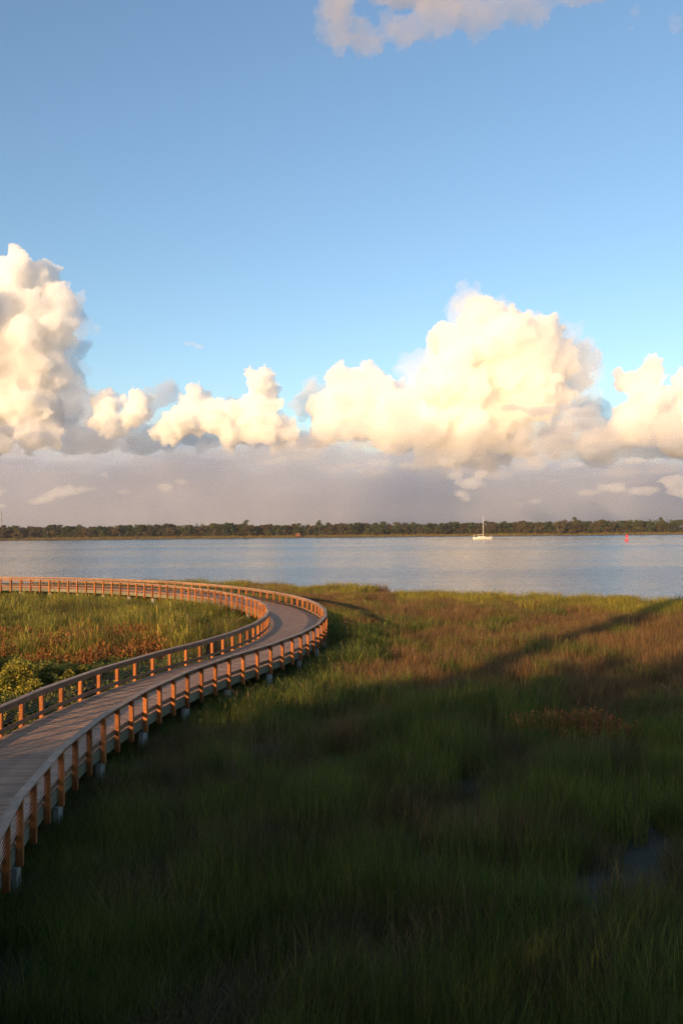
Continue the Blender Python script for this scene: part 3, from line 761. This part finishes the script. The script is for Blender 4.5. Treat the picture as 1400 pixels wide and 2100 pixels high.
# ------------------------------------------------------------------ things on and across the river
def sailboat():
    D = 496.0; p = pix(988, 1104.5, D)
    e = bpy.data.objects.new('sailboat', None); COL.objects.link(e); e.location = (p.x, D, WATER_Z); e.rotation_euler = (0, 0, R_(-6))
    tag(e, 'white sailboat with bare mast anchored on the river', 'sailboat')
    L = 10.6; st = 14; V = []; F = []
    for i in range(st):
        u_ = i / (st - 1); xx = -L / 2 + L * u_
        bm_ = 1.65 * (0.72 + 0.28 * math.sin(min(u_ / 0.5, 1) * math.pi / 2)) * (1 - max(0, (u_ - 0.45) / 0.55) ** 2.1)
        dk = 1.05 + 0.28 * (u_ - 0.3) ** 2 * 2
        rk = 0.5 * u_ ** 3
        for (a, z) in ((0.02, -0.35), (0.55, -0.2), (0.85, 0.12), (0.96, 0.6), (1.0, dk)):
            V.append((xx + rk * max(z, 0) * 0.9, -max(bm_, 0.03) * a, z))
        for (a, z) in ((1.0, dk), (0.96, 0.6), (0.85, 0.12), (0.55, -0.2), (0.02, -0.35)):
            V.append((xx + rk * max(z, 0) * 0.9, max(bm_, 0.03) * a, z))
    for i in range(st - 1):
        for k in range(9):
            a = i * 10 + k; F.append((a, a + 1, a + 11, a + 10))
        F.append((i * 10 + 9, i * 10, i * 10 + 10, i * 10 + 19))
    F.append(tuple(range(10))); F.append(tuple((st - 1) * 10 + 9 - k for k in range(10)))
    h = link('hull', mesh('hull', V, F, M['white'], False), e)
    MB().box(-4.9, 2.6, -1.28, 1.28, 0.02, 0.14).build('boot_stripe', M['antifoul'], h) if False else None
    mb = MB(); mb.quadbox([(-2.2, -0.95, 1.0), (2.2, -0.7, 1.0), (2.2, 0.7, 1.0), (-2.2, 0.95, 1.0), (-2.1, -0.8, 1.62), (1.5, -0.55, 1.5), (1.5, 0.55, 1.5), (-2.1, 0.8, 1.62)])
    cb = mb.build('cabin', M['white'], e)
    for xx in (-1.5, -0.5, 0.6): MB().box(xx - 0.28, xx + 0.28, -0.97 + 0.07 * (xx + 1.5) / 2, -0.5, 1.18, 1.36).build('window', M['glass'], cb)
    MB().box(-4.6, -3.2, -1.1, 1.1, 1.06, 1.22).build('cockpit_well', M['glass'], e)
    ms = MB().tube([(0.6, 0, 1.4), (0.6, 0, 12.6)], [0.11, 0.075], 8).build('mast', M['alloy'], e)
    for z in (6.0, 9.6): MB().tube([(0.6, -0.95, z + 0.1), (0.6, 0, z), (0.6, 0.95, z + 0.1)], 0.03, 5).build('spreader', M['alloy'], ms)
    MB().lathe([(0.05, -0.16), (0.26, -0.14), (0.28, 0.0), (0.2, 0.14), (0.02, 0.18)], 10, (0.95, 0, 7.4)).build('radar_dome', M['white'], ms, smooth=True)
    bo = MB().tube([(0.5, 0, 2.35), (-3.4, 0, 2.45)], 0.08, 6).build('boom', M['alloy'], e)
    MB().tube([(0.4, 0, 2.5), (-0.4, 0, 2.56), (-2.0, 0, 2.6), (-3.3, 0, 2.55)], [0.2, 0.22, 0.18, 0.08], 8).build('furled_sail', M['canvas'], bo, smooth=True)
    mb = MB()
    for k in range(6): mb.quadbox([(-4.4 + k * .37, -1.1, 2.55 + .12 * math.sin(k * .5)), (-4.03 + k * .37, -1.1, 2.55 + .12 * math.sin(k * .5 + .5)), (-4.03 + k * .37, 1.1, 2.55 + .12 * math.sin(k * .5 + .5)), (-4.4 + k * .37, 1.1, 2.55 + .12 * math.sin(k * .5)),
                                   (-4.4 + k * .37, -1.1, 2.6 + .12 * math.sin(k * .5)), (-4.03 + k * .37, -1.1, 2.6 + .12 * math.sin(k * .5 + .5)), (-4.03 + k * .37, 1.1, 2.6 + .12 * math.sin(k * .5 + .5)), (-4.4 + k * .37, 1.1, 2.6 + .12 * math.sin(k * .5))])
    bi = mb.build('bimini_top', M['canvas'], e)
    for sx in (-4.3, -2.3):
        for sy in (-1.08, 1.08): MB().tube([(sx, sy, 1.05), (sx, sy, 2.56)], 0.025, 5).build('pole', M['alloy'], bi)
    for nm, pts in (('forestay', [(0.6, 0, 12.5), (5.6, 0, 1.5)]), ('backstay', [(0.6, 0, 12.5), (-5.2, 0, 1.2)]),
                    ('shroud', [(0.6, 0, 12.4), (0.6, -0.95, 9.7), (0.6, -1.45, 1.1)]), ('shroud', [(0.6, 0, 12.4), (0.6, 0.95, 9.7), (0.6, 1.45, 1.1)])):
        MB().tube(pts, 0.012, 4).build(nm, M['steel'], ms)
    pu = MB().tube([(4.2, -0.6, 1.2), (4.4, -0.55, 1.85), (5.6, 0, 1.95), (4.4, 0.55, 1.85), (4.2, 0.6, 1.2)], 0.025, 5).build('bow_rail', M['alloy'], e)
    MB().tube([(-5.0, -0.9, 1.1), (-5.1, -0.9, 1.9), (-5.1, 0.9, 1.9), (-5.0, 0.9, 1.1)], 0.025, 5).build('stern_rail', M['alloy'], e)
sailboat()
def buoy():
    D = 405.0; p = pix(1284, 1108.5, D)
    e = bpy.data.objects.new('buoy', None); COL.objects.link(e); e.location = (p.x, D, WATER_Z); e.rotation_euler = (R_(2), R_(3), 0.3)
    tag(e, 'red navigation buoy with a lattice top floating on the river', 'buoy')
    MB().lathe([(0.6, -0.5), (1.0, -0.2), (1.05, 0.45), (0.95, 0.58), (0.3, 0.62)], 20).build('float', M['red'], e)
    for k in range(4):
        a = k * math.pi / 2 + 0.4; MB().tube([(0.75 * math.cos(a), 0.75 * math.sin(a), 0.55), (0.36 * math.cos(a), 0.36 * math.sin(a), 2.4)], 0.06, 6).build('leg', M['red'], e)
    MB().lathe([(0.52, -0.02), (0.52, 0.02)], 12, (0, 0, 1.3)).build('ring', M['red'], e)
    mb = MB()
    for a in (0.4, 0.4 + math.pi / 2):
        c_, s_ = math.cos(a), math.sin(a); mb.quadbox([(-.72 * c_ + .02 * s_, -.72 * s_ - .02 * c_, 1.75), (.72 * c_ + .02 * s_, .72 * s_ - .02 * c_, 1.75), (.72 * c_ - .02 * s_, .72 * s_ + .02 * c_, 1.75), (-.72 * c_ - .02 * s_, -.72 * s_ + .02 * c_, 1.75),
                                                      (-.5 * c_ + .02 * s_, -.5 * s_ - .02 * c_, 2.85), (.5 * c_ + .02 * s_, .5 * s_ - .02 * c_, 2.85), (.5 * c_ - .02 * s_, .5 * s_ + .02 * c_, 2.85), (-.5 * c_ - .02 * s_, -.5 * s_ + .02 * c_, 2.85)])
    mb.build('radar_reflector', M['red'], e)
    MB().lathe([(0.16, 2.85), (0.16, 3.1), (0.1, 3.25), (0.02, 3.3)], 10).build('lantern', M['red'], e, smooth=True)
buoy()
def hut():
    D = 628.0; p = pix(611, 1100, D)
    e = bpy.data.objects.new('hut', None); COL.objects.link(e); e.location = (p.x, D, WATER_Z)
    tag(e, 'small reddish wooden hut on stilts at the far shore', 'hut')
    for sx in (-1.1, 1.1):
        for sy in (-0.9, 0.9): MB().tube([(sx, sy, -1), (sx, sy, 1.0)], 0.09, 6).build('stilt', M['bark'], e)
    w = MB().box(-1.4, 1.4, -1.2, 1.2, 0.95, 2.75).build('wall', M['redwood'], e)
    MB().box(-0.9, 0.9, -1.26, -1.19, 1.75, 2.25).build('opening', M['glass'], w)
    MB().quadbox([(-1.7, -1.5, 2.75), (1.7, -1.5, 2.75), (1.7, 1.5, 3.1), (-1.7, 1.5, 3.1), (-1.7, -1.5, 2.85), (1.7, -1.5, 2.85), (1.7, 1.5, 3.2), (-1.7, 1.5, 3.2)]).build('roof', M['redwood'], e)
hut()
def antenna():
    D = 1500.0; p = pix(4, 1080, D)
    e = bpy.data.objects.new('radio_mast', None); COL.objects.link(e); e.location = (p.x, D, 0.5)
    tag(e, 'thin lattice radio mast above the trees at the left edge', 'radio mast')
    H = 38.0
    for k in range(3):
        a = k * 2.094; MB().tube([(1.3 * math.cos(a), 1.3 * math.sin(a), 0), (0.7 * math.cos(a), 0.7 * math.sin(a), H)], 0.12, 5).build('leg', M['mastgrey'], e)
    mb = MB()
    for j in range(18):
        z0 = H * j / 18; z1 = H * (j + 1) / 18
        for k in range(3):
            a = k * 2.094; b = (k + 1) * 2.094; r0 = 1.3 - 0.6 * j / 18; r1 = 1.3 - 0.6 * (j + 1) / 18
            mb.tube([(r0 * math.cos(a), r0 * math.sin(a), z0), (r1 * math.cos(b), r1 * math.sin(b), z1)], 0.07, 4)
    mb.build('bracing', M['mastgrey'], e)
    MB().tube([(0, 0, H), (0, 0, H + 5)], 0.1, 5).build('aerial', M['mastgrey'], e)
antenna()
def house():
    D = 1150.0; p = pix(73, 1080, D)
    e = bpy.data.objects.new('house', None); COL.objects.link(e); e.location = (p.x, D, -0.6)
    tag(e, 'pale roofed house just showing above the left part of the far trees', 'house')
    MB().box(-5, 5, -3.5, 3.5, 0, 7.6).build('wall', M['white'], e)
    mb = MB(); mb.v = [(-5.4, -3.9, 7.6), (5.4, -3.9, 7.6), (5.4, 3.9, 7.6), (-5.4, 3.9, 7.6), (-5.4, 0, 10.2), (5.4, 0, 10.2)]
    mb.f = [(0, 1, 5, 4), (2, 3, 4, 5), (1, 2, 5), (3, 0, 4), (3, 2, 1, 0)]
    mb.build('roof', M['roofpale'], e)
    for xx in (-3, 0, 3): MB().box(xx - 0.6, xx + 0.6, -3.56, -3.4, 4.6, 6.2).build('window', M['glass'], e)
house()

# ------------------------------------------------------------------ clouds: closed bodies of even, scattering vapour
def cloud_mat(mfp, alb):
    m = bpy.data.materials.new('cloud_vapour'); m.use_nodes = True; n = m.node_tree; n.nodes.clear()
    o = n.nodes.new('ShaderNodeOutputMaterial'); v = n.nodes.new('ShaderNodeVolumePrincipled')
    v.inputs['Color'].default_value = (*alb, 1); v.inputs['Density'].default_value = 1.0 / mfp; v.inputs['Anisotropy'].default_value = 0.0
    n.links.new(v.outputs[0], o.inputs['Volume']); return m
bm = bmesh.new(); bmesh.ops.create_icosphere(bm, subdivisions=2, radius=1)
ICO_V = np.array([v.co for v in bm.verts]); ICO_F = np.array([[v.index for v in f.verts] for f in bm.faces]); bm.free()
TX = {}
WHITE = (1.0, 1.0, 1.0)
def cloud(label, lobes, D, mfp, seed, vox=2.6, kids=(17, 10), squash=1.0, amp=1.0, depth=0.8, tall=0.35, alb=WHITE, group='clouds', name='cloud', hard=True):
    """lobes: (photo x, photo y, radius in photo pixels[, x stretch[, z squash]]); D metres away"""
    rn = random.Random(seed); sph = []; k = D / FPX
    for lb in lobes:
        x, y, r = lb[:3]; st = lb[3] if len(lb) > 3 else 1.0; sq = lb[4] if len(lb) > 4 else squash
        c = pix(x, y, D) + Vector((0, rn.uniform(-0.5, 0.5) * r * k * depth, 0)); Rr = r * k
        sph.append((c, Rr, st, sq))
        for i in range(kids[0]):
            u_ = Vector((rn.gauss(0, 1), rn.gauss(0, 1) - 0.4, rn.gauss(0, 1) + tall)).normalized()
            r2 = Rr * rn.choice((0.22, 0.3, 0.38, 0.46, 0.54)) * rn.uniform(0.9, 1.1); f = rn.uniform(0.75, 1.02) * Rr
            c2 = c + Vector((u_.x * f * st, u_.y * f, u_.z * f * sq)); sph.append((c2, r2, st ** 0.5, sq))
            for j in range(kids[1]):
                u2 = (u_ * 0.7 + Vector((rn.gauss(0, 1), rn.gauss(0, 1), rn.gauss(0, 1))).normalized()).normalized()
                r3 = r2 * rn.uniform(0.22, 0.5); f = r2 * rn.uniform(0.8, 1.1)
                sph.append((c2 + Vector((u2.x * f * st ** 0.5, u2.y * f, u2.z * f * sq)), r3, 1.0, sq))
    cs = np.array([list(c[0]) for c in sph]); rs = np.array([(r * s_, r, r * q_) for c, r, s_, q_ in sph]); o0 = cs.mean(0)
    V = (cs[:, None, :] - o0 + ICO_V[None] * rs[:, None, :]).reshape(-1, 3)
    F = (ICO_F[None] + (np.arange(len(sph)) * len(ICO_V))[:, None, None]).reshape(-1, 3)
    o = link(name, mesh(name, V.tolist(), F.tolist()), None, o0)
    m = o.modifiers.new('union', 'REMESH'); m.mode = 'VOXEL'; m.voxel_size = vox * k
    for sc, stt in ((34, 13), (14, 8), (6.5, 4.6), (3.0, 2.0)):
        tx = bpy.data.textures.new('billow', 'CLOUDS'); tx.noise_scale = sc * k; tx.noise_depth = 2
        if hard: tx.noise_type = 'HARD_NOISE'
        dm = o.modifiers.new('billow', 'DISPLACE'); dm.texture = tx; dm.strength = stt * k * amp; dm.mid_level = 0.45
    m = o.modifiers.new('clean', 'REMESH'); m.mode = 'VOXEL'; m.voxel_size = vox * k      # folds made by the billows are closed again
    dg = bpy.context.evaluated_depsgraph_get(); me2 = bpy.data.meshes.new_from_object(o.evaluated_get(dg))
    o.modifiers.clear(); o.data = me2; me2.materials.clear()
    key = (mfp, alb)
    if key not in TX: TX[key] = cloud_mat(mfp, alb)
    me2.materials.append(TX[key])
    me2.polygons.foreach_set('use_smooth', [True] * len(me2.polygons))
    tag(o, label, 'cloud', group)
    return o
cloud('towering white cumulus cloud filling the left edge of the sky',
      [(75, 590, 50), (20, 612, 70), (128, 612, 32), (66, 680, 70), (118, 690, 36), (-40, 720, 110), (30, 780, 85), (70, 840, 66), (-60, 850, 110), (112, 770, 38)], 8000, 55, 2, vox=2.1, kids=(15, 7))
cloud('thin pale fringe of vapour round the left tower', [(60, 640, 78), (100, 690, 72), (60, 780, 100), (120, 820, 70)], 8050, 520, 52, vox=3, kids=(14, 6), amp=1.4)
cloud('giant brilliant white cumulus cloud above the sailboat',
      [(1015, 708, 74), (950, 728, 60), (1085, 728, 64), (1140, 752, 44), (895, 790, 52), (960, 810, 80), (1060, 790, 72), (1120, 800, 46), (1000, 860, 66), (910, 850, 56)], 8000, 55, 1, vox=2.1, kids=(15, 7))
cloud('thin pale fringe of vapour round the giant cumulus', [(1010, 715, 96), (930, 760, 86), (1110, 750, 84), (1170, 770, 60), (960, 850, 100), (1090, 830, 80)], 8050, 520, 51, vox=3, kids=(14, 6), amp=1.4)
cloud('cream foot of the giant cumulus spreading down to the left',
      [(880, 880, 60), (960, 900, 56), (1040, 890, 46), (830, 850, 48), (1000, 930, 40), (910, 920, 44)], 8300, 120, 31, vox=2.2)
cloud('cream cumulus cloud joined to the left of the giant one',
      [(762, 788, 40), (705, 812, 46), (650, 832, 30), (800, 830, 46), (740, 860, 52), (670, 880, 40), (800, 890, 46)], 8600, 85, 3, vox=2.1)
cloud('small bright cumulus turret left of centre', [(533, 788, 31), (546, 802, 28), (548, 832, 28), (520, 830, 26), (500, 850, 28), (478, 838, 18)], 8200, 48, 4, vox=1.7)
cloud('rounded cream cumulus left of the small turret', [(402, 836, 38), (374, 866, 38), (445, 862, 38), (490, 880, 38), (540, 882, 36), (345, 880, 30), (580, 884, 32)], 8300, 60, 5, vox=2.1)
cloud('pair of small cream cumulus heads right of the left tower', [(218, 836, 30), (212, 866, 27), (285, 826, 26), (274, 856, 28), (235, 882, 24)], 8200, 50, 6, vox=1.7)
cloud('cumulus cloud with a round head at the right edge of the sky',
      [(1330, 770, 31), (1276, 786, 25), (1320, 822, 38), (1385, 845, 36), (1290, 880, 46), (1390, 895, 50), (1230, 915, 34), (1450, 830, 70)], 8300, 55, 7, vox=2.1)
SHADE_ALB = (0.72, 0.78, 0.90)  # albedo lowered and blued to stand for a cloud lying in shadow
cloud('dim blue grey cloud behind the small cumulus heads', [(340, 808, 30), (290, 838, 36), (165, 815, 26), (400, 840, 34), (470, 845, 28), (130, 845, 44), (200, 850, 34)], 13000, 300, 8, alb=SHADE_ALB)
cloud('pale grey cloud wing on the right flank of the left tower', [(150, 650, 34), (160, 720, 30), (140, 780, 40)], 8600, 260, 32, vox=2.4, alb=(0.86, 0.90, 0.96))
cloud('thin cream cloud wing on the right flank of the giant cumulus', [(1195, 720, 26), (1215, 745, 22), (1180, 780, 36), (1225, 725, 12)], 8700, 240, 33, vox=2.2)
cloud('thin cream cloud wing left of the cream cumulus', [(640, 800, 26), (690, 780, 22), (620, 830, 26)], 9000, 240, 34, vox=2.2)
cloud('long flat grey cloud streak in front of the giant cumulus foot', [(1050, 836, 13, 2.2), (1110, 842, 15, 3), (1200, 850, 11, 3.2), (1150, 836, 12, 2)], 7000, 110, 12, vox=1.6, amp=0.25, squash=0.7, alb=(0.74, 0.76, 0.86))
# the low bank behind, the veils before the cumulus feet, and the streaks that layer them
rn = random.Random(5)
feet = [(x_, 895 + rn.uniform(-16, 14), rn.uniform(22, 36), 1.4) for x_ in range(110, 640, 46)] + [(x_, 915 + rn.uniform(-12, 18), rn.uniform(20, 34), 1.5) for x_ in range(1080, 1460, 50)]
cloud('ragged cream cloud layer linking the small cumulus heads', feet, 9300, 200, 16, vox=2.4, kids=(10, 5), amp=0.6, alb=(0.95, 0.96, 0.98))
low = [(x_, 905 + rn.uniform(-30, 26), rn.uniform(26, 46), 1.5, 0.85) for x_ in range(620, 1460, 52)]
cloud('soft peach cloud mass spreading below the giant cumulus to the right edge', low, 7600, 330, 18, vox=2.6, kids=(12, 6), amp=0.9, alb=(0.97, 0.95, 0.95))
low = [(x_, 965 + rn.uniform(-12, 14), rn.uniform(9, 17), 2.6, 0.8) for x_ in (690, 760, 860, 1010, 1080, 1170, 1270, 1350, 1420)]
cloud('thin peach cloud layer low at the right', low, 7200, 260, 19, vox=2.0, kids=(10, 5), amp=0.4)
cloud('pale grey cloud filling the gap right of the giant cumulus', [(1190, 850, 44), (1140, 880, 44), (1230, 885, 40), (1225, 830, 24)], 9600, 300, 53, vox=2.4, alb=(0.90, 0.92, 0.96))
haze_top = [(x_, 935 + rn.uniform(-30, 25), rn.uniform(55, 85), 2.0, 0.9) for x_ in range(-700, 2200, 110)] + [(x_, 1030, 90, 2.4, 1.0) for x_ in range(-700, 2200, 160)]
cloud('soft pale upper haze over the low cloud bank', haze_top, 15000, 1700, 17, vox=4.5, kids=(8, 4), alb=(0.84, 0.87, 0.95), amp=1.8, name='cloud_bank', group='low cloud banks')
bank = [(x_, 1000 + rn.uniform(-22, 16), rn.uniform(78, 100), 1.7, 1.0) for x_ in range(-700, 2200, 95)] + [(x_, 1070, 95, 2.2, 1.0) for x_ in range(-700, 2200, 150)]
cloud('long grey lilac cloud bank lying along the whole horizon', bank, 19000, 900, 13, vox=5, kids=(7, 4), alb=(0.56, 0.63, 0.82), amp=1.6, name='cloud_bank', group='low cloud banks')  # lowered bluish albedo puts the bank's shade into its colour
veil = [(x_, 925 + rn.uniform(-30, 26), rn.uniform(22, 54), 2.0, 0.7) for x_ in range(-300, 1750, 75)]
cloud('thin hazy cloud veil before the feet of the cumulus clouds', [(x_, 888, 40, 1.8, .8) for x_ in (-120, -30, 50, 120, 190)] + veil, 7000, 620, 14, vox=3, kids=(8, 4), alb=(0.72, 0.76, 0.86), amp=1.1, name='cloud_bank', group='low cloud banks')  # veil albedo greyed in place of shade falling on it
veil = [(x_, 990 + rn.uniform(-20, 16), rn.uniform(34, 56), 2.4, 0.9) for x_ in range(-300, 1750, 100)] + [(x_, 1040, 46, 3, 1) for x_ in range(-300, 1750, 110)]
cloud('lowest pale grey haze cloud just above the far trees', veil, 6300, 520, 15, vox=4, kids=(6, 3), alb=(0.50, 0.54, 0.66), amp=1.1, name='cloud_bank', group='low cloud banks')  # low grey albedo paints this layer as shaded
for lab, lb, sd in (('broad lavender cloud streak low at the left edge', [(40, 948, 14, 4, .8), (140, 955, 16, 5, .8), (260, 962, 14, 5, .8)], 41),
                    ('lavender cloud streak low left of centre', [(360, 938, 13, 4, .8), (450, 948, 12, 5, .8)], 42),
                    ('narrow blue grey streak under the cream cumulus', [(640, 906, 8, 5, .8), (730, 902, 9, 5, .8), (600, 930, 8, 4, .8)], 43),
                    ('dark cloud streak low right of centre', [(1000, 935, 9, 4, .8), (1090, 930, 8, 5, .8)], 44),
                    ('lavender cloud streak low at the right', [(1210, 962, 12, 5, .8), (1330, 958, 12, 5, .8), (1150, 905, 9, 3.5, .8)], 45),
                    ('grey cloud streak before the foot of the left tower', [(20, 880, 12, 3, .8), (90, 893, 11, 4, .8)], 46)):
    cloud(lab, lb, 5900, 260, sd, vox=2.0, kids=(9, 4), amp=0.25, tall=0.0, alb=(0.44, 0.52, 0.74), group='lavender cloud streaks')  # lavender albedo stands in for streaks out of the sun
for lab, lb, sd in (('pink lit cloud scrap low above the left part of the far bank', [(90, 1025, 10, 2.0, 0.9), (135, 1008, 14, 2.0, 0.9), (170, 1003, 10, 2, 0.8), (112, 1015, 11, 2), (75, 1030, 8, 2)], 21),
                    ('small pink cloud scrap low and left of centre', [(338, 1000, 12, 1.3), (372, 988, 9, 1.4), (255, 1008, 8, 1.8)], 22),
                    ('pinkish flat cloud scrap below the turret', [(550, 948, 7, 2.6), (575, 942, 8, 1.8)], 23),
                    ('long pinkish flat cloud below the cream cumulus', [(720, 955, 8, 2.6, .8), (775, 949, 11, 2.4, .9), (830, 953, 8, 2.2, .8)], 24),
                    ('slanting pink fallstreak cloud under the giant cumulus', [(912, 948, 15), (935, 975, 13), (965, 992, 17, 1.2), (945, 1014, 12), (985, 972, 12), (955, 1022, 9)], 25),
                    ('pink tinted cloud heap low at the right edge', [(1205, 1010, 10, 2.0, .8), (1255, 1000, 14, 1.6, .9), (1315, 1006, 13, 2, .8), (1380, 985, 17, 1.5), (1400, 1010, 15, 2)], 26),
                    ('faint pink cloud sliver low between sailboat and buoy', [(1060, 1032, 5, 3, .7), (1100, 1027, 6.5, 2, .8)], 27),
                    ('tiny pink cloud scrap near the left edge above the trees', [(-5, 1010, 12, 1.2), (0, 1038, 9, 1.2), (212, 973, 7, 1.2)], 28),
                    ('peach cloud patch above the buoy', [(1140, 985, 7, 2.4, .8), (1300, 945, 10, 2), (1210, 925, 10, 1.8)], 29)):
    lb = [(l[0], l[1], l[2], (l[3] if len(l) > 3 else 1.0) * 1.35, 0.8) for l in lb]
    cloud(lab, lb, 5200, 120, sd, vox=1.5, kids=(13, 5), amp=0.4, tall=0.0, group='low pink cloud scraps')
cloud('grey brown cloud crossing the top edge of the sky',
      [(695, 62, 38), (690, 20, 44), (745, 72, 34, 1.3), (830, 62, 36, 1.7), (900, 38, 40, 1.6), (980, 30, 42, 1.8), (1080, 12, 34, 1.8), (1180, -5, 30, 1.8), (850, -40, 60, 2.4), (1230, -12, 26, 1.8)], 3400, 210, 9, kids=(14, 7), vox=2.2, amp=1.2, tall=0, alb=(0.76, 0.72, 0.71))
cloud('tiny wisp of cloud alone in the blue left of centre', [(392, 704, 6, 1.8), (408, 711, 5.5, 2.0), (380, 703, 4.5, 1.5)], 7000, 130, 10, vox=1.2, kids=(8, 4), amp=0.35, tall=0)
cloud('small wisp of cloud near the top right corner', [(1385, 55, 17), (1380, 35, 12), (1300, 28, 14), (1290, 60, 8)], 3600, 380, 11, vox=1.8, kids=(8, 4), amp=0.6, alb=(0.8, 0.8, 0.84))
print('clouds', time.time() - T0)

# ------------------------------------------------------------------ the evening air between the marsh and the far woods
def haze_box(dens):
    m = bpy.data.materials.new('air'); m.use_nodes = True; n = m.node_tree; n.nodes.clear()
    o = n.nodes.new('ShaderNodeOutputMaterial'); v = n.nodes.new('ShaderNodeVolumePrincipled')
    v.inputs['Color'].default_value = (0.86, 0.90, 1.0, 1); v.inputs['Density'].default_value = dens; v.inputs['Anisotropy'].default_value = 0.0
    n.links.new(v.outputs[0], o.inputs['Volume'])
    h = MB().box(-1500, 1500, -420, 2200, -3.0, 50).build('haze', m); h['kind'] = 'stuff'
haze_box(0.00007)
